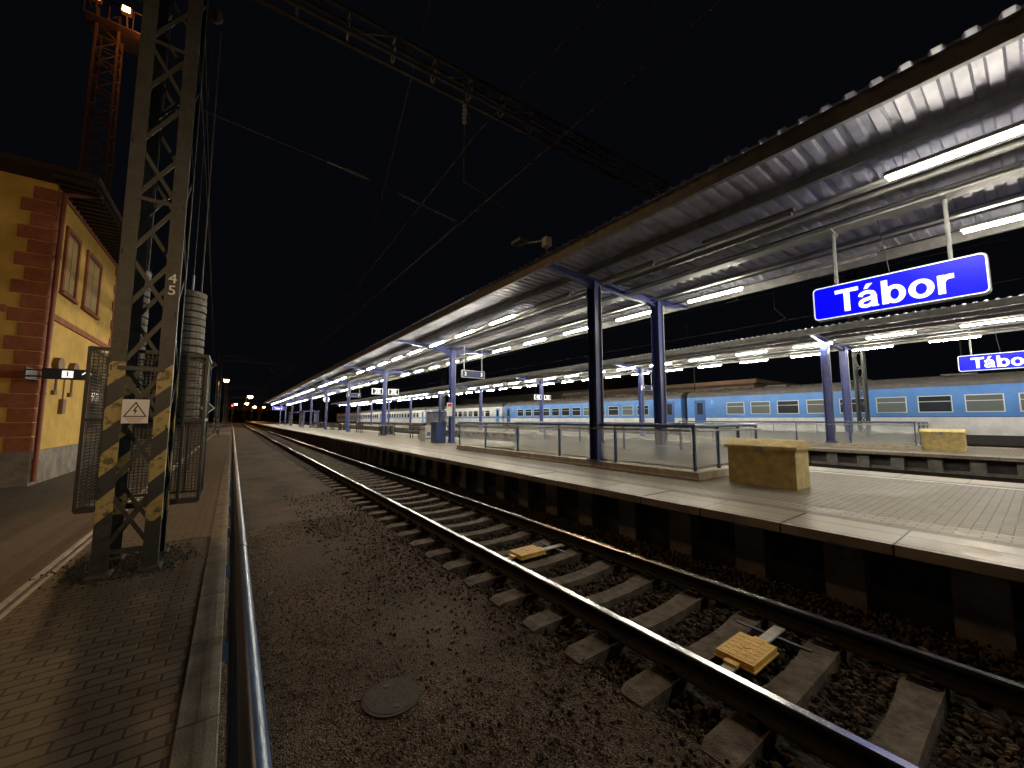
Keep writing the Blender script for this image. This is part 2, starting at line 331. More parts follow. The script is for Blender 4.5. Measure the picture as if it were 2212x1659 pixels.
for yb in (1.65,4.69):
    p=empty('track_balise'); b=MB(); xc=3.68
    b.box(xc-.225,xc+.225,yb-.15,yb+.15,-.25,-.205,YEL)
    b.box(xc-.235,xc+.235,yb-.16,yb+.16,-.263,-.25,YEL)
    for i in range(6):
        for j in range(4): b.box(xc-.20+i*.07,xc-.20+i*.07+.056,yb-.13+j*.068,yb-.13+j*.068+.056,-.205,-.2015,YEL)
    b.cyl((xc,yb,-.2015),(xc,yb,-.195),.03,YEL,12)
    b.out('housing',p,bevel=.005)
    b=MB(); b.box(xc-.46,xc-.236,yb-.045,yb+.045,-.262,-.247,DIRTYW); b.box(xc+.236,xc+.70,yb-.045,yb+.045,-.262,-.247,DIRTYW)
    b.box(xc-.30,xc-.237,yb-.055,yb+.055,-.247,-.225,YEL); b.box(xc+.237,xc+.30,yb-.055,yb+.055,-.247,-.225,YEL)
    b.box(xc-.44,xc-.40,yb-.31,yb+.31,-.285,-.262,DSTEEL);b.box(xc+.5,xc+.54,yb-.31,yb+.31,-.285,-.262,DSTEEL)
    b.out('mounting_bar',p)
b=MB(); b.cyl((1.06,2.98,-.31),(1.06,2.98,-.286),.205,MANH,28); b.cyl((1.06,2.98,-.286),(1.06,2.98,-.284),.18,MANH,28)
b.cyl((1.06,2.86,-.284),(1.06,2.86,-.281),.02,BLACK,8);b.cyl((1.06,3.1,-.284),(1.06,3.1,-.281),.02,BLACK,8)
b.out('manhole_cover')

# ------------------------------------------------------------------ left platform
p=empty('paved_platform')
b=MB(); b.box(-1.55,-.17,-10,320,-.5,0,PAVE); b.out('pavers',p)
b=MB(); b.box(-60,-1.70,-10,320,-.5,-.003,brickmat('grey_pavers',(.12,.09,.068),(.10,.078,.058),(.035,.028,.02),.20,.20,.006,.7,'XY')); b.out('paving_far',p)
b=MB()
y=-10
while y<120:
    b.box(-.17,.03,y,y+.99,-.5,.012+random.uniform(-.004,.004),CONC); y+=1.0
b.box(-.17,.03,120,320,-.5,.012,CONC)
b.out('kerb',p,bevel=.008)
b=MB()
y=-10
while y<60:
    b.box(-1.70,-1.655,y,y+.495,-.4,.002,PLINTH); b.box(-1.595,-1.55,y,y+.495,-.4,.002,PLINTH); b.box(-1.655,-1.595,y,y+.5,-.4,-.02,CONC); y+=.5
b.out('drain_channel',p)
DIRT=pm('dirt',(.03,.026,.016),.95,0,.6,12,bump=1,bscale=40)
b=MB(); b.prism([(-.92+r*math.cos(a)*.8,6.72+r*math.sin(a)) for a,r in [(math.radians(t),random.uniform(.55,.72)) for t in range(0,360,12)]],'Z',-.05,.004,DIRT); b.out('dirt_patch',p)
P=np.random.normal((-.92,6.72,0.004),(.28,.36,.0),(1500,3)); P=P[(np.hypot(P[:,0]+.92,P[:,1]-6.72)<.8)]
scatter('dirt_and_moss',P,.005,.018,pm('moss',(.035,.034,.018),.95))
p=empty('platform_railing'); b=MB(); X=.075
b.cyl((X,-6,1.05),(X,44,1.05),.0275,BLUERAIL,20)
b.cyl((X,-6,.88),(X,44,.88),.014,BLUERAIL,10); b.cyl((X,-6,.10),(X,44,.10),.016,BLUERAIL,10)
y=-6
while y<=44:
    b.cyl((X,y,-.2),(X,y,1.04),.022,BLUERAIL,10); b.box(.03,X,y-.05,y+.05,-.16,-.02,BLUERAIL); y+=2.0
y=-5.9
while y<24:
    b.cyl((X,y,.10),(X,y,.88),.010,BLUERAIL,8); y+=.11
b.out('rails_and_posts',p,smooth=True)
b=MB(); b.cyl((X,2.58,1.05),(X,2.66,1.05),.0295,BLUERAIL,20); b.out('joint_sleeve',p,smooth=True)
p=empty('platform_railing'); b=MB()
for z in (1.05,.6,.15): b.cyl((-3.2,46,z),(.0,46,z),.03,BLUERAIL,8)
for x in (-3.2,-2.1,-1.0,0): b.cyl((x,46,0),(x,46,1.05),.03,BLUERAIL,8)
for z in (1.05,.6,.15): b.cyl((-3.2,58,z),(-.3,58,z),.03,GALV,8)
b.out('rails_and_posts',p)

# ------------------------------------------------------------------ platforms with stairwells
def platform(x0,x1,xs0,xs1,ys0,ys1,ya,yb):
    p=empty('station_platform'); zt=.48
    b=MB()
    for sx,ed in ((1,x0),(-1,x1)):
        def bx(a0,a1,y0,y1,z0,z1,m):
            q=sorted((ed+sx*a0,ed+sx*a1)); b.box(q[0],q[1],y0,y1,z0,z1,m)
        y=ya
        while y<150:
            bx(0,.86,y,y+.994,zt-.11,zt+random.uniform(-.002,.002),SLAB); y+=1.0
        bx(0,.86,150,yb,zt-.11,zt,SLAB)
        bx(.862,1.06,ya,yb,zt-.1,zt-.001,TACT)
        if sx>0: bx(1.06,1.5,ya,yb,zt-.1,zt-.002,ROWT)
        else: bx(1.06,1.22,ya,yb,zt-.1,zt+.001,DIRTYW)
    b.out('edge_slabs',p)
    b=MB()
    for x_0,x_1,y_0,y_1 in ((x0+1.5,xs0,ya,yb),(xs1,x1-1.22,ya,yb),(xs0,xs1,ya,ys0),(xs0,xs1,ys1,yb)):
        b.box(x_0,x_1,y_0,y_1,zt-.1,zt-.001,PAVEP)
    b.out('pavers',p)
    b=MB()
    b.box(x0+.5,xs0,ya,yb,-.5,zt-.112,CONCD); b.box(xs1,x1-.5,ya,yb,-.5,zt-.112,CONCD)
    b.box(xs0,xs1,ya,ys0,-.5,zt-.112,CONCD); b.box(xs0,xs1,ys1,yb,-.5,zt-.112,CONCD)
    for ed,sx in ((x0,1),(x1,-1)):
        y=ya+.3
        while y<130:
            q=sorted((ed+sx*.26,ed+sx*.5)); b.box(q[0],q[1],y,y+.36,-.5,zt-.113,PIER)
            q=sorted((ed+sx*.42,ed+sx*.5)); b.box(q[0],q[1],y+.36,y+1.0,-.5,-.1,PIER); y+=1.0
    b.out('retaining_wall',p)
    b=MB(); b.box(xs0-.0,xs0+.12,ys0,ys1,-3.2,zt,CREAM); b.box(xs1-.12,xs1,ys0,ys1,-3.2,zt,CREAM); b.box(xs0+.12,xs1-.12,ys0,ys0+.12,-3.2,zt,CREAM)
    b.box(xs0+.12,xs1-.12,ys0,ys1,-3.4,-3.2,CONC)
    n=22
    for i in range(n):
        y1=ys1-i*.32; b.box(xs0+.12,xs1-.12,y1-.32,y1,-3.2,zt-.165*(i+1)-.01,CONC)
    b.out('stairs',p)
    return p
platform(5.5,12.7,7.95,10.95,4.4,14.8,-20,330)
platform(20.6,28.2,22.9,25.9,3.2,13.6,-25,330)
def quad(b,pts,mat): b.add(pts,[(0,1,2,3)],mat)
def stair_rail(xs0,xs1,ys0,ys1):
    p=empty('stairwell_railing'); zt=.48
    b=MB()
    b.box(xs0-.14,xs0+.14,ys0-.14,ys1,zt,zt+.17,PLINTH); b.box(xs1-.14,xs1+.14,ys0-.14,ys1,zt,zt+.17,PLINTH); b.box(xs0+.14,xs1-.14,ys0-.14,ys0+.14,zt,zt+.17,PLINTH)
    b.box(xs0-.18,xs0-.14,ys0-.18,ys1,zt,zt+.05,PLINTH)
    b.out('plinth',p,bevel=.01)
    b=MB(); z0=zt+.17; z1=zt+1.12
    n=5; yy=[ys0+(ys1-ys0)*i/n for i in range(n+1)]
    for x in (xs0,xs1):
        for y in yy: 
            b.box(x-.035,x+.035,y-.02,y+.02,z0,z1,BLUERAIL); b.box(x-.07,x+.07,y-.06,y+.06,z0,z0+.012,GALV)
        b.cyl((x,ys0,z1),(x,ys1,z1),.04,BLUERAIL,12); b.cyl((x-.09,ys0+.02,z1-.1),(x-.09,ys1,z1-.1),.022,GALV,10)
        b.box(x-.012,x+.012,ys0,ys1,z0+.05,z0+.075,GALV)
    for x in (xs0+(xs1-xs0)/3,xs0+2*(xs1-xs0)/3): b.box(x-.02,x+.02,ys0-.035,ys0+.035,z0,z1,BLUERAIL)
    b.cyl((xs0,ys0,z1),(xs1,ys0,z1),.04,BLUERAIL,12); b.cyl((xs0,ys0-.09,z1-.1),(xs1,ys0-.09,z1-.1),.022,GALV,10)
    b.out('posts_and_handrail',p,smooth=True)
    b=MB()
    for x in (xs0,xs1):
        for i in range(n): quad(b,[(x,yy[i]+.05,z0+.085),(x,yy[i+1]-.05,z0+.085),(x,yy[i+1]-.05,z1-.09),(x,yy[i]+.05,z1-.09)],GLASS)
    for i in range(3): 
        a=xs0+(xs1-xs0)*i/3; c=a+(xs1-xs0)/3; quad(b,[(a+.05,ys0,z0+.085),(c-.05,ys0,z0+.085),(c-.05,ys0,z1-.09),(a+.05,ys0,z1-.09)],GLASS)
    b.out('glass_panels',p)
stair_rail(7.95,10.95,4.4,14.8); stair_rail(22.9,25.9,3.2,13.6)

# ------------------------------------------------------------------ canopies
def canopy(xc,cy0,t0a,t0b,unlit,ya,yb):
    p=empty('platform_canopy'); hw=3.30
    zr=lambda x: 5.80+.06*abs(x-xc)/3.5
    ys=[];hs=[];y=ya
    while y<yb:
        for dy,h in ((0,0),(.095,0),(.12,.042),(.205,.042),(.23,0)): ys.append(y+dy); hs.append(h)
        y+=.25
    vs=[];fs=[]
    for yy,h in zip(ys,hs):
        for x in (xc-hw,xc,xc+hw): vs.append((x,yy,zr(x)+h))
    for i in range(len(ys)-1):
        o=i*3; fs+=[(o,o+1,o+4,o+3),(o+1,o+2,o+5,o+4)]
    b=MB(); b.add(vs,fs,ROOF); b.out('roof_sheet',p)
    b=MB()
    for dx in (-3.24,-1.9,-.62,.62,1.9,3.24):
        x=xc+dx; zt=zr(x)-.002; s=1 if dx<0 else -1; hh=.26 if abs(dx)>3 else .19
        b.box(x-.006,x+.006,ya,yb,zt-hh,zt,PURL)
        q=sorted((x+s*.006,x+s*.07)); b.box(q[0],q[1],ya,yb,zt-hh,zt-hh+.008,PURL); b.box(q[0],q[1],ya,yb,zt-.008,zt,PURL)
    b.box(xc-.16,xc+.16,ya,yb,5.44,5.50,GALV)
    b.box(xc-1.30,xc-1.16,ya,yb,5.49,5.54,PURL); b.box(xc+1.16,xc+1.3,ya,yb,5.49,5.54,PURL)
    b.cyl((xc-.35,ya,5.47),(xc-.35,yb,5.47),.02,BLACK,6); b.cyl((xc+2.4,ya,5.6),(xc+2.4,yb,5.6),.018,BLACK,6)
    b.out('purlins',p)
    k=math.floor((ya-cy0)/11.4)+1; b=MB(); br=MB()
    while cy0+k*11.4<yb:
        cy=cy0+k*11.4
        cols=(xc-1.5,xc+1.45) if k<=0 else (xc,)
        zb=.65 if k==0 else .48
        for cx in cols:
            b.box(cx-.13,cx+.13,cy-.14,cy-.125,zb,5.5,BLUE); b.box(cx-.13,cx+.13,cy+.125,cy+.14,zb,5.5,BLUE); b.box(cx-.008,cx+.008,cy-.125,cy+.125,zb,5.5,BLUE)
            b.box(cx-.2,cx+.2,cy-.2,cy+.2,zb,zb+.03,BLUE)
            for sa in (-.16,.16):
                for sb in (-.17,.17): b.cyl((cx+sa,cy+sb,zb+.03),(cx+sa,cy+sb,zb+.06),.018,GALV,6)
            br.cyl((cx+.08,cy-.165,zb),(cx+.08,cy-.165,5.4),.022,GALV,8)
        pts_t=[(-3.22,zr(xc-3.25)-.19),(0,5.60),(3.22,zr(xc-3.25)-.19)]
        def arm(zlist):
            top=[(xc+a,z) for a,z in pts_t]; bot=[(xc+a,z) for a,z in zlist]
            b.prism(top+bot[::-1],'Y',cy-.006,cy+.006,BLUE)
            for i in range(len(bot)-1):
                b.beam((bot[i][0],cy,bot[i][1]),(bot[i+1][0],cy,bot[i+1][1]),.15,.014,BLUE)
            for i in range(len(top)-1):
                b.beam((top[i][0],cy,top[i][1]),(top[i+1][0],cy,top[i+1][1]),.15,.014,BLUE)
        if k<=0: arm([(-3.22,5.58),(-1.75,5.40),(-1.4,5.32),(-.9,5.38),(.9,5.38),(1.4,5.32),(1.75,5.40),(3.22,5.58)])
        else: arm([(-3.22,5.58),(-.7,5.36),(-.16,5.1),(.16,5.1),(.7,5.36),(3.22,5.58)])
        k+=1
    b.out('columns_and_arms',p); br.out('downpipes',p)
    b=MB(); h=MB()
    for x,t0,key in ((xc-1.7,t0a,0),(xc+1.72,t0b,1)):
        k=math.ceil((ya+1-t0)/2.75)
        while t0+k*2.75<yb-1:
            y=t0+k*2.75; lit=(key,k) not in unlit and not (k>10 and random.random()<.15)
            h.box(x-.06,x+.06,y-.8,y+.8,5.36,5.42,PURL)
            h.box(x-.005,x+.005,y-.6,y-.59,5.42,5.65,GALV); h.box(x-.005,x+.005,y+.59,y+.6,5.42,5.65,GALV)
            if lit: b.cyl((x,y-.76,5.325),(x,y+.76,5.325),.034,TUBE,6)
            else: h.cyl((x,y-.76,5.325),(x,y+.76,5.325),.034,DIRTYW,6)
            k+=1
    b.out('fluorescent_tubes',p); h.out('light_fixtures',p)
    return p
canopy(9.45,7.1,.35,-.1,{(0,1),(0,2),(0,3),(1,1),(0,-1),(1,-1),(0,-2),(1,-3),(0,-4)},-16,118)
canopy(24.4,6.0,.9,-.6,{(0,-2)},-22,112)
p=empty('roof_floodlight'); b=MB(); b.cyl((6.45,7.35,5.9),(6.45,7.35,6.5),.025,GALV,8); b.beam((6.45,7.35,6.45),(6.45,8.6,6.8),.04,.04,DSTEEL)
b.box(6.3,6.6,8.3,8.75,6.78,6.88,DSTEEL); b.box(6.36,6.54,7.25,7.45,6.25,6.5,GALV); b.out('pole_and_head',p,bevel=.01)

# ------------------------------------------------------------------ signs
SBLUE=pm('sign_blue_lit',(.0,.0,.5),.4,emis=(.0,.0,1.0),es=1.0)
SWHITE=pm('sign_white_lit',(.9,.9,.9),.4,emis=(1,1,1),es=.9)
NAVY=pm('sign_navy',(.01,.015,.06),.4,emis=(.02,.03,.12),es=.35)
INK=pm('sign_dark_navy',(.008,.01,.03),.4)
def name_sign(x,y,z,w,h,xd,hang):
    p=empty('station_name_sign'); xd=Vector(xd); n=xd.cross(Vector((0,0,1)))
    def slab(W,H,r,t0,t1,mat,nm):
        pts=rounded(W,H,r); c=Vector((x,y,z)); vs=[c+xd*a+Vector((0,0,1))*q+n*t0 for a,q in pts]+[c+xd*a+Vector((0,0,1))*q+n*t1 for a,q in pts]; k=len(pts)
        b=MB(); b.add(vs,[(i,(i+1)%k,k+(i+1)%k,k+i) for i in range(k)]+[tuple(range(k)),tuple(range(k,2*k))],mat); b.out(nm,p)
    slab(w,h,.08,-.08,.08,GALV,'case'); slab(w-.02,h-.02,.075,.08,.083,SWHITE,'border'); slab(w-.055,h-.055,.06,.083,.087,SBLUE,'face')
    slab(w-.02,h-.02,.075,-.083,-.08,SWHITE,'border_back'); slab(w-.055,h-.055,.06,-.087,-.083,SBLUE,'face_back')
    tabor('lettering',Vector((x,y,z-.01))+n*.090,n,xd,h*.655,SWHITE,p)
    tabor('lettering_back',Vector((x,y,z-.01))-n*.090,-n,-xd,h*.655,SWHITE,p)
    b=MB()
    for s in (-1,1):
        c=Vector((x,y,0))+xd*s*w*.33
        b.cyl((c.x,c.y,z+h/2),(c.x,c.y,hang),.028,GALV,10)
        b.beam((c.x-.22,c.y,hang),(c.x+.22,c.y,hang),.05,.05,GALV)
        b.beam((c.x,c.y,hang-.18),(c.x+.18,c.y,hang),.03,.03,GALV)
    b.cyl((x+.05,y,z+h/2),(x+.05,y+.1,hang),.008,BLACK,6)
    b.out('hangers',p)
name_sign(9.45,1.46,2.275+1.75,2.24,.66,(0,-1,0),5.43)
name_sign(24.4,.85,2.275+1.75,2.24,.66,(0,-1,0),5.43)
name_sign(9.45,116,4.5,2.6,.8,(1,0,0),5.43)
def dir_sign(x,y,z,w,h,l,r,hang=5.43):
    p=empty('platform_number_sign'); b=MB(); b.box(x-w/2,x+w/2,y-.05,y+.05,z-h/2,z+h/2,NAVY)
    b.box(x-w/2-.015,x-w/2,y-.055,y+.055,z-h/2,z+h/2,ALU); b.box(x+w/2,x+w/2+.015,y-.055,y+.055,z-h/2,z+h/2,ALU)
    b.box(x-w/2,x+w/2,y-.055,y+.055,z+h/2,z+h/2+.015,ALU);b.box(x-w/2,x+w/2,y-.055,y+.055,z-h/2-.015,z-h/2,ALU)
    b.cyl((x-w*.4,y,z+h/2),(x-w*.4,y,hang),.02,GALV,8); b.cyl((x+w*.4,y,z+h/2),(x+w*.4,y,hang),.02,GALV,8)
    b.out('panel',p)
    text('numeral',l,(x-w*.36,y-.053,z),h*.75,(1,0,0),(0,0,1),SWHITE,p); text('numeral_2',r,(x+w*.36,y-.053,z),h*.75,(1,0,0),(0,0,1),SWHITE,p)
dir_sign(9.85,17.0,4.02,1.3,.34,'2','3')
dir_sign(9.6,40.0,4.1,1.3,.34,'2','3'); dir_sign(24.6,17.0,4.02,1.3,.34,'4','5')
SDARK=pm('sign_black',(.01,.01,.012),.4)
def sector(x,y,z,l,r):
    p=empty('sector_sign')
    b=MB()
    for s in (-1,1):
        cx=x+s*.62; b.box(cx-.40,cx+.40,y-.05,y+.05,z-.22,z+.22,SWHITE); b.box(cx-.37,cx+.37,y-.054,y-.05,z-.19,z+.19,SDARK)
        b.box(*(sorted((x+s*.13,x+s*.22))),y-.02,y+.02,z-.03,z+.03,GALV)
    b.out('panels',p)
    text('left_letters',l,(x-.62,y-.057,z),.44,(1,0,0),(0,0,1),SWHITE,p,bold=.012); text('right_letters',r,(x+.62,y-.057,z),.44,(1,0,0),(0,0,1),SWHITE,p,bold=.012)
sector(9.45,29.7,3.85,'2E','3E'); sector(24.4,28.6,3.85,'4E','5E')
RED=pm('red_paint',(.55,.02,.02),.5)
p=empty('notice_board'); b=MB(); b.box(9.05,9.35,18.29,18.31,1.9,2.6,WHITE); b.box(9.08,9.32,18.284,18.29,2.4,2.55,RED); b.out('panel',p)
p=empty('platform_clock'); x,y=9.45,53.0; b=MB(); b.cyl((x,y-.08,4.2),(x,y+.08,4.2),.4,DSTEEL,24); b.cyl((x,y-.09,4.2),(x,y-.08,4.2),.36,SWHITE,24); b.box(x-.02,x+.02,y-.1,y-.09,4.2,4.48,BLACK); b.beam((x,y-.095,4.2),(x+.2,y-.095,4.1),.01,.03,BLACK); b.cyl((x,y,4.6),(x,y,5.43),.03,GALV,8); b.out('body',p)

# ------------------------------------------------------------------ platform furniture
def gritbox(x,y):
    p=empty('grit_box'); b=MB(); z=.48
    b.box(x-.32,x+.32,y-.585,y+.585,z,z+.70,YBOX)
    for dy in (-.5,.5): b.box(x-.325,x-.32,y+dy-.03,y+dy+.03,z+.02,z+.68,YBOX)
    b.out('body',p,bevel=.015)
    b=MB(); w=.37;l=.63
    b.prism([(x-w,z+.70),(x+w,z+.70),(x+w,z+.76),(x+.12,z+.87),(x-.12,z+.87),(x-w,z+.76)],'Y',y-l,y+l,YBOX)
    b.out('lid',p,bevel=.015)
    b=MB(); b.box(x-.385,x-.37,y-.06,y+.06,z+.64,z+.74,GALV); b.out('latch',p)
gritbox(8.55,3.27); gritbox(23.5,2.5)
def bench(x,y,z=.48,l=1.8):
    p=empty('platform_bench'); b=MB(); W=DSTEEL
    for s in (-1,1):
        for yy in (y-l*.38,y+l*.38):
            b.beam((x+s*.08,yy,z),(x+s*.08,yy,z+.42),.05,.05,W); b.beam((x,yy,z+.42),(x+s*.5,yy,z+.44),.05,.04,W); b.beam((x+s*.06,yy,z+.42),(x+s*.12,yy,z+.9),.04,.05,W)
        for i in range(4): b.box(*sorted((x+s*(.12+i*.1),x+s*(.20+i*.1))),y-l/2,y+l/2,z+.455,z+.48,W)
        for i in range(3): b.box(*sorted((x+s*.12,x+s*.145)),y-l/2,y+l/2,z+.56+i*.12,z+.64+i*.12,W)
    b.out('frame_and_slats',p)
for x,y in ((9.9,24.6),(9.6,37.5),(9.5,49),(9.5,61),(24.4,22),(24.4,34),(24.4,45)): bench(x,y)
p=empty('electrical_cabinet'); b=MB(); b.box(8.75,9.3,18.9,19.6,.48,1.55,BLUERAIL); b.box(8.7,9.35,18.85,19.65,1.55,1.6,BLUERAIL); 
for i in range(6): b.box(8.8,9.25,18.89,18.9,.6+i*.15,.7+i*.15,BLUE)
b.out('body',p,bevel=.01)
p=empty('storage_box'); b=MB(); b.box(9.0,9.9,20.9,21.7,.48,1.25,DIRTYW); b.prism([(20.85,1.25),(21.75,1.25),(21.75,1.31),(20.85,1.38)],'X',8.95,9.95,DIRTYW); b.box(9.0,9.9,20.895,20.9,.6,.66,DSTEEL); b.box(9.1,9.3,20.89,20.9,.8,1.0,BLUE); b.out('body',p,bevel=.01)
def bin_(x,y):
    p=empty('waste_bin'); b=MB()
    for i in range(3):
        xx=x-.35+i*.35; b.cyl((xx,y,.65),(xx,y,1.25),.15,DSTEEL,14); b.cyl((xx,y,1.25),(xx,y,1.29),.165,GALV,14)
    b.box(x-.6,x-.56,y-.03,y+.03,.48,1.5,DSTEEL); b.box(x+.56,x+.6,y-.03,y+.03,.48,1.5,DSTEEL); b.box(x-.6,x+.6,y-.03,y+.03,1.46,1.5,DSTEEL); b.box(x-.56,x+.56,y-.02,y+.02,.6,.64,DSTEEL); b.out('bins_and_frame',p)
bin_(9.3,28.6); bin_(9.4,42.5); bin_(9.4,55.0)
def shelter(x,y):
    p=empty('waiting_shelter'); b=MB()
    for xx in (x-1,x+1):
        for yy in (y-2,y,y+2): b.box(xx-.04,xx+.04,yy-.04,yy+.04,.48,2.9,BLUE)
    b.box(x-1.1,x+1.1,y-2.1,y+2.1,2.9,3.0,BLUE); b.out('frame',p)
    b=MB(); quad(b,[(x-1,y-1.95,.7),(x-1,y+1.95,.7),(x-1,y+1.95,2.8),(x-1,y-1.95,2.8)],GLASS); quad(b,[(x+1,y-1.95,.7),(x+1,y+1.95,.7),(x+1,y+1.95,2.8),(x+1,y-1.95,2.8)],GLASS); b.out('glass',p)
shelter(9.45,66); shelter(9.45,80); shelter(24.4,52)

# ------------------------------------------------------------------ train
TB=pm('coach_blue',(.045,.155,.42),.35,0,.3,1); TW=pm('coach_white',(.46,.47,.49),.4,0,.3,1.5); TR=pm('coach_roof',(.05,.045,.045),.7,0,.4,2); TG=pm('coach_window',(.02,.025,.03),.06); TF=pm('window_frame',(.42,.44,.46),.4)
TI=pm('coach_window_lit',(.05,.06,.06),.08,emis=(.8,.85,.7),es=.06); TD=pm('coach_dark_blue',(.02,.06,.2),.35)
def coach(y0,L=24.4,kind=0):
    p=empty('passenger_coach'); xc=29.9; w=1.41; zb=1.0; b=MB()
    b.box(xc-w,xc+w,y0,y0+L,zb,1.86,TW)
    b.box(xc-w-.003,xc+w+.003,y0,y0+L,1.86,3.36,TB if kind==0 else TW)
    if kind: b.box(xc-w-.006,xc+w+.006,y0,y0+L,1.9,2.1,TB)
    b.box(xc-w-.006,xc+w+.006,y0,y0+L,1.84,1.88,TD); 
    rp=[(xc-w,3.36)]+[(xc-w*math.cos(a),3.42+.55*math.sin(a)) for a in [math.radians(d) for d in range(0,181,15)]]+[(xc+w,3.36)]
    b.prism(rp,'Y',y0,y0+L,TR)
    for i in range(34):
        yy=y0+.4+i*.7; b.box(xc-1.0,xc-.6,yy,yy+.03,3.78,3.93,TR)
    b.box(xc-.8,xc+.8,y0-.3,y0,1.1,3.3,BLACK); b.box(xc-w+.05,xc+w-.05,y0+1,y0+L-1,.55,1.0,BLACK)
    for i in range(6): b.box(xc-.5,xc+.5,y0+2+i*4,y0+3.2+i*4,3.95,4.03,TR)
    b.out('body',p)
    b=MB()
    n=12; s=1.58
    st=y0+2.9
    for i in range(n):
        yc=st+.6+i*s
        for sx in (-1,1):
            X=xc+sx*(w+.003)
            b.box(*sorted((X,X+sx*.012)),yc-.59,yc+.59,2.08,2.92,TF)
            g=TI if random.random()<.3 else TG
            b.box(*sorted((X+sx*.012,X+sx*.016)),yc-.55,yc+.55,2.64,2.88,g); b.box(*sorted((X+sx*.012,X+sx*.016)),yc-.55,yc+.55,2.12,2.61,g)
    for yd in (y0+1.0,y0+L-1.0):
        for sx in (-1,1):
            X=xc+sx*(w+.003); b.box(*sorted((X,X+sx*.015)),yd-.42,yd+.42,1.05,3.15,TD if kind==0 else TB); b.box(*sorted((X+sx*.015,X+sx*.02)),yd-.22,yd+.22,2.1,2.95,TG)
            b.box(*sorted((X,X+sx*.1)),yd-.4,yd+.4,.7,.74,BLACK)
    b.out('windows_and_doors',p)
    b=MB()
    for yb in (y0+3.2,y0+L-3.2):
        b.box(xc-1.15,xc-.95,yb-1.6,yb+1.6,.35,.75,DSTEEL); b.box(xc+.95,xc+1.15,yb-1.6,yb+1.6,.35,.75,DSTEEL)
        for dy in (-1.25,1.25):
            for sx in (-1,1): b.cyl((xc+sx*.69,yb+dy,.38),(xc+sx*.82,yb+dy,.38),.46,DSTEEL,20); b.cyl((xc+sx*.9,yb+dy,.38),(xc+sx*1.2,yb+dy,.38),.12,DSTEEL,10)
            b.cyl((xc-.8,yb+dy,.38),(xc+.8,yb+dy,.38),.08,DSTEEL,8)
    b.out('bogies',p)
    text('class_number','2',(xc-w-.012,y0+L-1.9,3.0),.3,(0,-1,0),(0,0,1),TW,p)
coach(-33); coach(-8.2); coach(16.7); coach(41.6,kind=1); coach(66.5,kind=1); coach(91.4,kind=1); coach(116,kind=1)

# ------------------------------------------------------------------ catenary mast with weights
def lattice_mast(x0,x1,y0,y1,h,pitch,lw,zs0,zs1,zb=0):
    p=empty('catenary_mast'); b=MB()
    for x,sx in ((x0,1),(x1,-1)):
        for y,sy in ((y0,1),(y1,-1)):
            for za,zc,m in ((zb-.2,zs0,MASTP),(zs0,zs1,STRIPE),(zs1,h,MASTP)):
                q=sorted((x-sx*lw/2,x+sx*lw/2)); b.box(q[0],q[1],*sorted((y,y+sy*.012)),za,zc,m)
                q=sorted((x-sx*lw/2,x-sx*(lw/2-.012))); b.box(q[0],q[1],*sorted((y+sy*.012,y+sy*.10)),za,zc,m)
    o=b.out('legs',p)
    b=MB(); z=zb+.25; k=0
    while z+pitch<h:
        s=k%2
        for y,o_ in ((y0+.02,0),(y1-.02,1)):
            a,c=(x0,x1) if (s^o_) else (x1,x0)
            b.beam((a,y,z),(c,y,z+pitch),.045,.01,MASTP,(0,1,0))
            if k%2==0: b.beam((c,y+.012,z),(a,y+.012,z+pitch),.045,.01,MASTP,(0,1,0))
        for x,o_ in ((x0-lw/2+.02,0),(x1+lw/2-.02,1)):
            a,c=(y0,y1) if (s^o_) else (y1,y0)
            b.beam((x,a,z),(x,c,z+pitch),.045,.01,MASTP,(1,0,0))
        if k%3==0:
            b.beam((x0,y0-.004,z),(x1,y0-.004,z),.05,.008,MASTP,(0,1,0))
        z+=pitch;k+=1
    b.out('lacing',p)
    return p
MX0,MX1=-1.12,-.70
mp=lattice_mast(MX0,MX1,6.30,6.98,10.5,.70,.14,.55,2.42)
text('number_4','4',(MX1,6.294,3.50),.17,(1,0,0),(0,0,1),WHITE,mp); text('number_5','5',(MX1,6.294,3.35),.17,(1,0,0),(0,0,1),WHITE,mp)
b=MB()
for x in (MX0,MX1):
    for y in (6.33,6.95): b.box(x-.11,x+.11,y-.11,y+.11,-.1,.035,CONCD)
b.out('footings',mp,bevel=.02)
p=empty('high_voltage_sign'); b=MB(); sxc=-.93; b.box(sxc-.115,sxc+.115,6.27,6.28,1.70,1.98,WHITE)
def tri(b,cx,z0,w,h,y,mat): b.prism([(cx-w/2,z0),(cx+w/2,z0),(cx,z0+h)],'Y',y-.003,y,mat)
tri(b,sxc,1.775,.205,.18,6.27,SDARK); tri(b,sxc,1.787,.165,.142,6.266,WHITE)
b.prism([(sxc+q[0]*.8,1.792+(q[1]-1.722)*.8) for q in ((.005,1.855),(.025,1.86),(0,1.80),(.022,1.80),(-.01,1.722),(-.003,1.78),(-.027,1.78))],'Y',6.259,6.262,SDARK)
for i,w in enumerate((.17,.14,.11)): b.box(sxc-w/2,sxc+w/2,6.267,6.27,1.757-i*.02,1.763-i*.02,RED)
b.out('plate',p)
WGT=pm('weight_concrete',(.20,.19,.175),.85,0,.4,9,bump=.5)
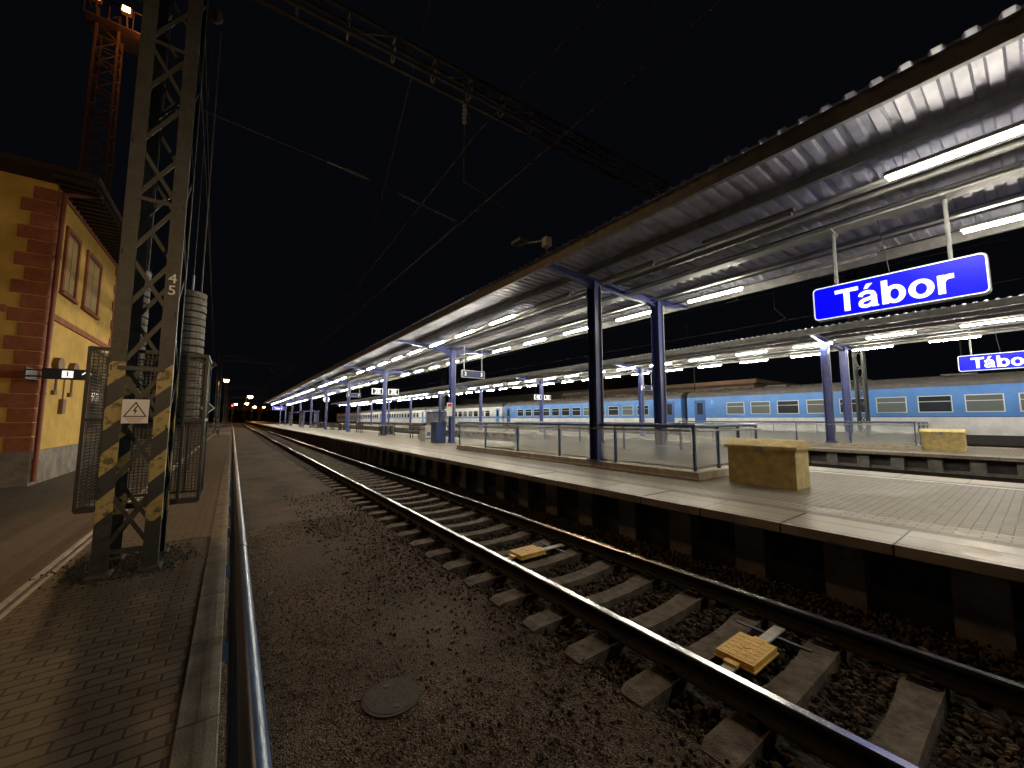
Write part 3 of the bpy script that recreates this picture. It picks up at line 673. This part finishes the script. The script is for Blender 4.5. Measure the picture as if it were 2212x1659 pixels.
def weights(x,y,z0,z1,r):
    p=empty('tension_weights'); b=MB(); z=z0; 
    while z<z1: 
        b.cyl((x+random.uniform(-.005,.005),y,z+.006),(x,y,z+.093),r,WGT,26); b.cyl((x,y,z-.006),(x,y,z+.006),r*.9,BLACK,20); z+=.103
    b.out('discs',p,bevel=.012)
    b=MB(); b.cyl((x,y,z1),(x,y,8.2),.008,DSTEEL,6); b.cyl((x,y,z1),(x,y,z1+.35),.016,GALV,6); b.cyl((x+.1,y+.05,1.0),(x+.1,y+.05,8),.01,DSTEEL,6); b.cyl((x,y-.03,8.2),(x,y+.03,8.2),.12,GANT,16); b.box(x-.3,x+.1,y-.02,y+.02,8.2,8.28,MASTP); b.out('rod_and_rope',p)
weights(-.585,7.35,1.68,3.55,.18); weights(-1.25,7.75,1.9,3.9,.15)
WIRE=pm('mesh_wire',(.08,.075,.062),.5,.4)
p=empty('weight_guard_cage'); b=MB(); x0,x1,y0,y1,z0,z1=-1.52,-.34,7.10,7.98,.62,2.66
for z in (z0,z1,(z0+z1)/2+.1):
    for a,c in (((x0,y0),(x1,y0)),((x1,y0),(x1,y1)),((x1,y1),(x0,y1)),((x0,y1),(x0,y0))): b.beam((*a,z),(*c,z),.04,.04,MASTP)
for x in (x0,x1,-1.32,-.56):
    for y in (y0,y1): b.beam((x,y,z0),(x,y,z1),.035,.035,MASTP)
b.beam((x0,y0,z0),(x1,y0,z0),.05,.07,MASTP)
for x in (-1.1,-.7): b.beam((x,6.95,z0+.1),(x,y0,z0+.1),.04,.04,MASTP); b.beam((x,6.95,z1-.1),(x,y0,z1-.1),.04,.04,MASTP)
b.out('frame',p)
b=MB(); s=.042
def wires(p0,p1):
    d=(Vector(p1)-Vector(p0)); n=int(d.length/s)
    for i in range(n+1):
        q=Vector(p0)+d*i/n; b.beam((q.x,q.y,z0),(q.x,q.y,z1),.006,.006,WIRE)
    z=z0
    while z<z1: b.beam((*p0[:2],z),(*p1[:2],z),.006,.006,WIRE); z+=s
wires((x0,y0,0),(x1,y0,0)); wires((x1,y0,0),(x1,y1,0)); wires((x0,y0,0),(x0,y1,0)); wires((x1,y1,0),(x0,y1,0))
b.out('wire_mesh',p)
lattice_mast(27.05,27.4,5.45,5.9,10.5,.7,.12,.9,2.0,.48)
def gantry(xa,ya,xb,yb,z0,z1,mat=GANT,n=None):
    p=empty('catenary_gantry'); b=MB(); A=Vector((xa,ya,0)); B=Vector((xb,yb,0)); L=(B-A).length; n=n or int(L/.8); d=(B-A)/L; s=Vector((-d.y,d.x,0))*.13
    for sg in (-1,1):
        for z in (z0,z1): b.beam(A+s*sg+Vector((0,0,z)),B+s*sg+Vector((0,0,z)),.06,.06,mat)
        for i in range(n):
            q0=A+(B-A)*i/n+s*sg; q1=A+(B-A)*(i+1)/n+s*sg
            za,zc=(z0,z1) if i%2 else (z1,z0)
            if sg<0: b.beam(q0+Vector((0,0,za)),q1+Vector((0,0,zc)),.03,.03,mat)
            b.beam(q0+Vector((0,0,z0)),q0+Vector((0,0,z1)),.03,.03,mat)
    for i in range(n):
        q0=A+(B-A)*i/n
        for z in (z0,z1): b.beam(q0-s+Vector((0,0,z)),q0+s+Vector((0,0,z)),.03,.03,mat)
    b.out('truss',p); return p
gantry(-1.1,6.98,27.3,5.68,8.60,9.0)
for yg in (56,106,160,215):
    gantry(-1.5,yg,27,yg,8.6,9.2)
    for xx in (-1.5,27): lattice_mast(xx-.2,xx+.2,yg-.3,yg+.3,9.6,.7,.1,.5,2.0)
WR=pm('copper_wire',(.07,.06,.05),.7,.1)
INS=pm('insulator',(.25,.20,.16),.4)
WG2=pm('wire_fitting',(.32,.32,.33),.5,.3)
p=empty('overhead_line'); b=MB()
for x in (3.76,14.37,18.93,29.9):
    b.cyl((x,-40,5.95),(x,260,5.95),.006,WR,5)
    sup=[-43.5,6.5,56,106,160,215]
    for a,c in zip(sup[:-1],sup[1:]):
        prev=None
        for i in range(13):
            t=i/12; z=7.6-1.1*4*t*(1-t)*.8; q=(x,a+(c-a)*t,z)
            if prev: b.cyl(prev,q,.005,WR,5)
            if 0<i<12: b.cyl(q,(x,q[1],5.95),.003,WR,4)
            prev=q
    for y in sup[1:]:
        b.cyl((x-.25,y,8.75),(x-.25,y,8.2),.02,GANT,8); b.cyl((x-.25,y,8.2),(x,y,7.6),.014,GANT,6); 
        for k in range(5): b.cyl((x-.25,y,8.15-k*.09),(x-.25,y,8.12-k*.09),.045,INS,10)
        b.cyl((x-.25,y,7.7),(x-.25,y,6.5),.014,GANT,8); b.cyl((x-.25,y,6.5),(x+.9,y,6.25),.016,GANT,6); b.cyl((x+.9,y,6.25),(x,y,5.97),.010,GANT,6)
b.out('wires_and_supports',p)
p=empty('anchor_cable'); b=MB(); A=Vector((-.66,7.05,6.35)); B=Vector((1.2,7.65,6.62)); C=Vector((1.95,7.55,6.50)); D=Vector((2.5,7.45,6.36)); E=Vector((3.76,7.25,6.06))
b.cyl(A,B,.004,WR,5); b.cyl(B,C,.012,WG2,8); b.cyl(C,D,.005,WR,5); b.cyl(D,E,.013,WG2,8)
for k in range(9): 
    q=B.lerp(C,.45+k*.055); b.cyl(q,q+(C-B)*.02,.035,INS,10)
b.out('cable_and_insulator',p)
p=empty('overhead_cable'); b=MB(); b.cyl((3.76,7.2,6.0),(5.2,60,7.2),.004,WR,5); b.cyl((.5,-5,9.3),(12,60,7.5),.004,WR,5); b.cyl((-.7,7.0,7.3),(-2.0,56,8.4),.010,WR,5); b.cyl((-.7,7.0,8.3),(-2.2,56,8.9),.008,WR,5); b.out('cables',p)

# ------------------------------------------------------------------ station building
YW=pm('yellow_plaster',(.60,.38,.085),.85,0,.25,1.5,bump=.3,bscale=60)
QN=pm('quoin_terracotta',(.30,.095,.045),.85,0,.35,4,bump=.4)
PL=pm('stone_plinth',(.22,.185,.155),.85,0,.55,3,bump=.8,bscale=18)
RT=pm('roof_tiles',(.018,.010,.008),.9,0,.4,6,bump=.6,bscale=20)
WD=pm('window_frame_wood',(.12,.05,.03),.6); WG=pm('window_glass',(.015,.015,.018),.1); PIPE=pm('downpipe_copper',(.20,.055,.025),.5,.1,.2,5)
EAV=pm('eave_boards',(.03,.017,.011),.8,0,.3,8); BL1=pm('window_blind',(.36,.25,.09),.5,0,.2,8)
p=empty('station_building'); X=-4.3; Y0=15.75; Y1=23.0; XB=-16
b=MB(); b.box(XB,X,Y0,Y1,.9,8.3,YW); b.box(XB-.05,X+.06,Y0-.06,Y1+.05,0,.9,PL); b.out('walls',p)
b=MB()
for i in range(19):
    z=.9+i*.38; a=.62 if i%2 else .42
    b.box(X-a,X+.035,Y0-.035,Y0+.0,z+.012,z+.368,QN); b.box(X,X+.035,Y0,Y0+(.42 if i%2 else .24),z+.012,z+.368,QN)
    b.box(X,X+.035,Y1-(.42 if i%2 else .62),Y1+.035,z+.012,z+.368,QN)
b.out('quoins',p,bevel=.012)
b=MB(); b.box(X,X+.07,Y0+.45,Y1-.65,4.55,4.72,QN); b.box(XB,X-.65,Y0-.07,Y0,4.55,4.72,QN); b.box(X,X+.05,Y0+.02,Y1,8.1,8.3,QN)
wins=[(16.75,17.75),(18.75,20.2)]
for a,c in wins:
    z0,z1=5.6,7.35
    b.box(X,X+.06,a-.14,a,z0-.1,z1+.12,QN); b.box(X,X+.06,c,c+.14,z0-.1,z1+.12,QN); b.box(X,X+.06,a,c,z1,z1+.12,QN); b.box(X,X+.10,a-.18,c+.18,z0-.2,z0-.1,QN)
    b.box(X,X+.02,a,c,z0-.1,z1,WD)
    b.box(X+.02,X+.024,a+.07,(a+c)/2-.03,z0,z1-.08,BL1); b.box(X+.02,X+.024,(a+c)/2+.03,c-.07,z0,z1-.08,BL1)
a,c=20.3,21.7; b.box(X,X+.06,a-.16,a,1.2,3.6,QN); b.box(X,X+.06,c,c+.16,1.2,3.6,QN); b.box(X,X+.06,a,c,3.46,3.6,QN); b.box(X,X+.02,a,c,1.2,3.46,WD); b.box(X+.02,X+.024,a+.1,c-.1,1.4,3.36,WG)
b.out('window_trim',p)
b=MB(); b.cyl((X+.13,Y0+.03,.1),(X+.13,Y0+.03,8.1),.055,PIPE,12)
for z in (.6,2.4,4.3,6.2): b.cyl((X+.13,Y0+.03,z),(X+.13,Y0+.03,z+.06),.068,PIPE,12)
b.cyl((X+.10,Y1-.1,.1),(X+.10,Y1-.1,8.1),.05,DIRTYW,12)
b.out('downpipes',p,smooth=True)
b=MB(); o=.85; e=[(XB-o,Y0-o),(X+o,Y0-o),(X+o,Y1+o),(XB-o,Y1+o)]
b.box(XB-o,X+o,Y0-o,Y1+o,8.3,8.46,EAV)
r0=(XB+4,(Y0+Y1)/2,9.8); r1=(X-4,(Y0+Y1)/2,9.8)
vs=[(q[0]*1,q[1],8.465) for q in e]+[r0,r1]
b.add(vs,[(0,1,5,4),(1,2,5),(2,3,4,5),(3,0,4)],RT)
for i in range(26):
    yy=Y0-o+.15+i*.33
    if yy<Y1+o: b.box(X+.06,X+o-.03,yy,yy+.1,8.18,8.3,EAV)
b.cyl((X+o+.05,Y0-o,8.4),(X+o+.05,Y1+o,8.4),.07,EAV,10); b.beam((X+o,Y0+.2,8.33),(X+.13,Y0+.03,8.05),.08,.08,PIPE)
b.out('roof',p)
FAN=pm('bracket_brown',(.16,.075,.03),.6)
for y,z in ((16.9,3.3),(18.25,3.3)):
    q=empty('wall_insulator_bracket'); b=MB(); pts=[(y+.26*math.cos(math.radians(a)),z+.25*math.sin(math.radians(a))) for a in range(0,181,15)]+[(y-.2,z-.12),(y+.2,z-.12)]
    b.prism(pts,'X',X,X+.14,FAN); b.cyl((X+.06,y,z-.1),(X+.06,y,z-.75),.03,FAN,8); b.box(X,X+.08,y-.1,y+.1,z-.85,z-.72,FAN); b.out('bracket',q)
q=empty('wall_insulator_bracket'); b=MB(); b.box(X,X+.1,17.5,17.75,1.9,2.35,FAN); b.cyl((X+.05,17.62,2.35),(X+.05,17.62,3.0),.02,FAN,6); b.out('bracket',q)
q=empty('platform_direction_sign'); b=MB(); sz=2.92; xa,xb=-4.02,-3.02
b.box(xa,xb,14.98,15.06,sz-.14,sz+.14,INK); b.box(-3.67,-3.47,14.975,14.98,sz-.09,sz+.09,SWHITE)
b.beam((-3.22,14.975,sz-.09),(-3.22,14.975,sz+.08),.028,.004,SWHITE,(0,1,0)); b.beam((-3.22,14.974,sz+.095),(-3.31,14.974,sz+.005),.028,.004,SWHITE,(0,1,0)); b.beam((-3.22,14.974,sz+.095),(-3.13,14.974,sz+.005),.028,.004,SWHITE,(0,1,0))
b.box(-4.29,xa,15.0,15.04,sz+.06,sz+.10,DSTEEL); b.box(-4.29,xa,15.0,15.04,sz-.10,sz-.06,DSTEEL); b.box(-4.31,-4.28,14.98,15.71,sz-.14,sz+.14,DSTEEL)
b.out('panel',q); text('numeral','1',(-3.57,14.972,sz),.18,(1,0,0),(0,0,1),SDARK,q,bold=.003)

# ------------------------------------------------------------------ floodlight tower
SOD=emat('sodium_lamp',(1,.42,.10),40)
TS=pm('tower_steel',(.10,.06,.045),.65,.1,.4,4)
p=empty('floodlight_tower'); b=MB(); cx,cy=-5.75,25.0; h=.36; H=21
for sx in (-1,1):
    for sy in (-1,1): b.beam((cx+sx*.5,cy+sy*.5,0),(cx+sx*h,cy+sy*h,H),.08,.08,TS)
z=0;k=0
while z<H-.7:
    w=.5-(.14)*z/H; s=1 if k%2 else -1
    for sy in (-1,1): b.beam((cx-s*w,cy+sy*w,z),(cx+s*w,cy+sy*w,z+.7),.035,.035,TS); b.beam((cx+sy*w,cy-s*w,z),(cx+sy*w,cy+s*w,z+.7),.035,.035,TS)
    for sy in (-1,1): b.beam((cx-w,cy+sy*w,z),(cx+w,cy+sy*w,z),.03,.03,TS); b.beam((cx+sy*w,cy-w,z),(cx+sy*w,cy+w,z),.03,.03,TS)
    z+=.7;k+=1
pz=20.2
b.box(cx-.7,cx+1.7,cy-.8,cy+.8,pz,pz+.06,TS)
for a in (-.7,1.7): b.beam((cx+a,cy-.8,pz+1),(cx+a,cy+.8,pz+1),.04,.04,TS)
for a in (-.8,.8):
    b.beam((cx-.7,cy+a,pz+1),(cx+1.7,cy+a,pz+1),.04,.04,TS)
    for xx in (-.7,.1,.9,1.7): b.beam((cx+xx,cy+a,pz),(cx+xx,cy+a,pz+1),.03,.03,TS)
b.out('lattice',p)
b=MB(); 
for xx,zz in ((1.75,pz-.35),(.7,pz+.5),(-.3,pz+.5)):
    b.box(cx+xx-.18,cx+xx+.18,cy-1.15,cy-.95,zz,zz+.35,TS); b.box(cx+xx-.13,cx+xx+.13,cy-1.17,cy-1.151,zz+.05,zz+.3,SOD)
    b.beam((cx+xx,cy-1.0,zz+.2),(cx+xx,cy-.7,pz+.1),.05,.05,TS)
b.out('lamp_heads',p)
def spot(name,loc,target,en,col,ang,parent,size=.15,blend=.6):
    l=bpy.data.lights.new(name,'SPOT'); l.energy=en; l.color=col; l.spot_size=math.radians(ang); l.spot_blend=blend; l.shadow_soft_size=size
    o=bpy.data.objects.new(name,l); S.collection.objects.link(o); o.location=loc
    o.rotation_euler=(Vector(target)-Vector(loc)).to_track_quat('-Z','Y').to_euler(); o.parent=parent; return o
spot('flood_beam',(cx+1.75,cy-1.4,pz-.2),(-.8,4.5,0),4600,(1,.60,.28),52,p,size=.6,blend=.9)
def pt(name,loc,en,col,parent,size=.1):
    l=bpy.data.lights.new(name,'POINT'); l.energy=en; l.color=col; l.shadow_soft_size=size
    o=bpy.data.objects.new(name,l); S.collection.objects.link(o); o.location=loc; o.parent=parent; return o
pt('lamp_glow',(cx+1.75,cy-1.5,pz-.2),160,(1,.36,.10),p)
def lamp(x,y,h,en,col=(1,.45,.12),r=.22,st=90):
    p=empty('street_lamp'); b=MB(); b.cyl((x,y,-.4),(x,y,h),.08,DSTEEL,8,.05); b.beam((x,y,h),(x+.9,y-.3,h+.15),.05,.05,DSTEEL); b.box(x+.7,x+1.3,y-.45,y-.15,h+.12,h+.24,DSTEEL)
    b.out('post',p); b=MB(); m=emat('lamp_lens',col,st); b.cyl((x+1,y-.3,h+.12),(x+1,y-.3,h+.12-r),r,m,12,r*.6); b.out('lens',p)
    if en: pt('bulb',(x+1,y-.3,h-.4),en,col,p)
    return p
lamp(-2.2,82,8.3,700,r=.4); lamp(3.3,150,9,0,r=.7); lamp(3.4,190,8,0,r=.6); lamp(6.5,200,7,0,r=.6); lamp(-8,170,6,0,r=.4); lamp(0,230,9,0,(1,.6,.3),.6); lamp(8,240,8,0,r=.7); lamp(12,240,8,0,r=.5)
q=lamp(-2.9,-7,5.5,0,(1,.62,.28),st=20)    # unseen lamp added behind the viewer to brighten building and mast
spot('bulb',(-1.9,-7.3,5.2),(-4.6,15,3.6),1800,(1,.62,.28),50,q,blend=.9)  # beam of the added lamp, aimed at the building front
lamp(46,3.5,10,700,(1,.75,.45),.25); lamp(44,24,9.2,500,(1,.7,.4),.2); lamp(46,56,9,300,(1,.7,.4),.2)
p=empty('railway_signal'); b=MB(); b.cyl((-.2,120,-.3),(-.2,120,5.2),.07,DSTEEL,8); b.box(-.5,.1,119.9,120.1,4.2,5.6,BLACK); b.out('post',p); b=MB(); b.cyl((-.2,119.85,5.1),(-.2,119.9,5.1),.16,emat('red_lamp',(1,.02,.01),40),12); b.out('lens',p)
def diamond(x,y,z,s):
    p=empty('diamond_signal_sign'); b=MB()
    b.prism([(x-s,z),(x,z-s),(x+s,z),(x,z+s)],'Y',y,y+.02,WHITE); q=s*.82; b.prism([(x-q,z),(x,z-q),(x+q,z),(x,z+q)],'Y',y-.004,y,SDARK); b.box(x-.05,x+.05,y-.008,y-.004,z-s*.4,z+s*.4,WHITE); b.cyl((x,y+.05,0 if z<4 else z),(x,y+.05,z if z<4 else 8.6),.03,DSTEEL,6); b.out('plate',p)
diamond(-2.3,55,7.9,.55); diamond(-1.6,38,2.6,.45)
# ------------------------------------------------------------------ background buildings
PK=pm('pink_render',(.24,.18,.15),.85,0,.2,1)
p=empty('warehouse_building'); b=MB(); b.box(50,64,20,52,-.45,6.0,PK); b.box(49.6,64.4,19.6,52.4,6.0,6.5,PK)
for i in range(9): b.box(49.96,50,21.5+i*3.4,23.6+i*3.4,3.4,5.2,WG)
b.out('walls',p)
p=empty('depot_building'); b=MB(); b.box(70,90,60,130,-.45,9,pm('grey_render',(.12,.11,.10),.9)); b.prism([(69.5,9),(90.5,9),(80,12.5)],'Y',59.5,130.5,RT); b.out('walls',p)
p=empty('road_bridge'); b=MB(); b.box(-60,90,262,272,6.5,7.6,CONCD)
for x in (-20,-3,12,26,45): b.box(x-.6,x+.6,264,270,-.45,6.5,CONCD)
b.box(-60,90,262,262.2,7.6,8.6,CONCD); b.out('deck_and_piers',p)
b=MB(); TR2=pm('foliage',(.05,.06,.03),.9,0,.5,1)
for i in range(260):
    x=random.uniform(-110,160); y=random.uniform(285,330); h=random.uniform(4,13); r=random.uniform(2,4)
    n=7; vs=[]; 
    for a in range(n): vs.append((x+r*random.uniform(.6,1.2)*math.cos(a*2*math.pi/n),y+r*math.sin(a*2*math.pi/n),h*.3+random.uniform(-1,1)))
    vs.append((x+random.uniform(-1,1),y,h)); vs.append((x,y,-.4)); b.add(vs,[(a,(a+1)%n,n) for a in range(n)]+[((a+1)%n,a,n+1) for a in range(n)],TR2)
b.out('distant_trees')

# ------------------------------------------------------------------ world & camera
w=bpy.data.worlds.new('World'); S.world=w; w.use_nodes=True
bg=w.node_tree.nodes['Background']; bg.inputs[0].default_value=(.6,.68,1.0,1); bg.inputs[1].default_value=.0030
S.view_settings.view_transform='Standard'; S.view_settings.look='None'; S.view_settings.exposure=0
cam=bpy.data.cameras.new('camera'); co=bpy.data.objects.new('camera',cam); S.collection.objects.link(co); S.camera=co
cam.sensor_width=36; cam.lens=13.52; cam.clip_start=.05; cam.clip_end=3000
th=math.radians(35.9); pi_=math.radians(5.2)
F=Vector((math.sin(th)*math.cos(pi_),math.cos(th)*math.cos(pi_),math.sin(pi_)))
co.location=(0,0,1.75); co.rotation_euler=F.to_track_quat('-Z','Y').to_euler()
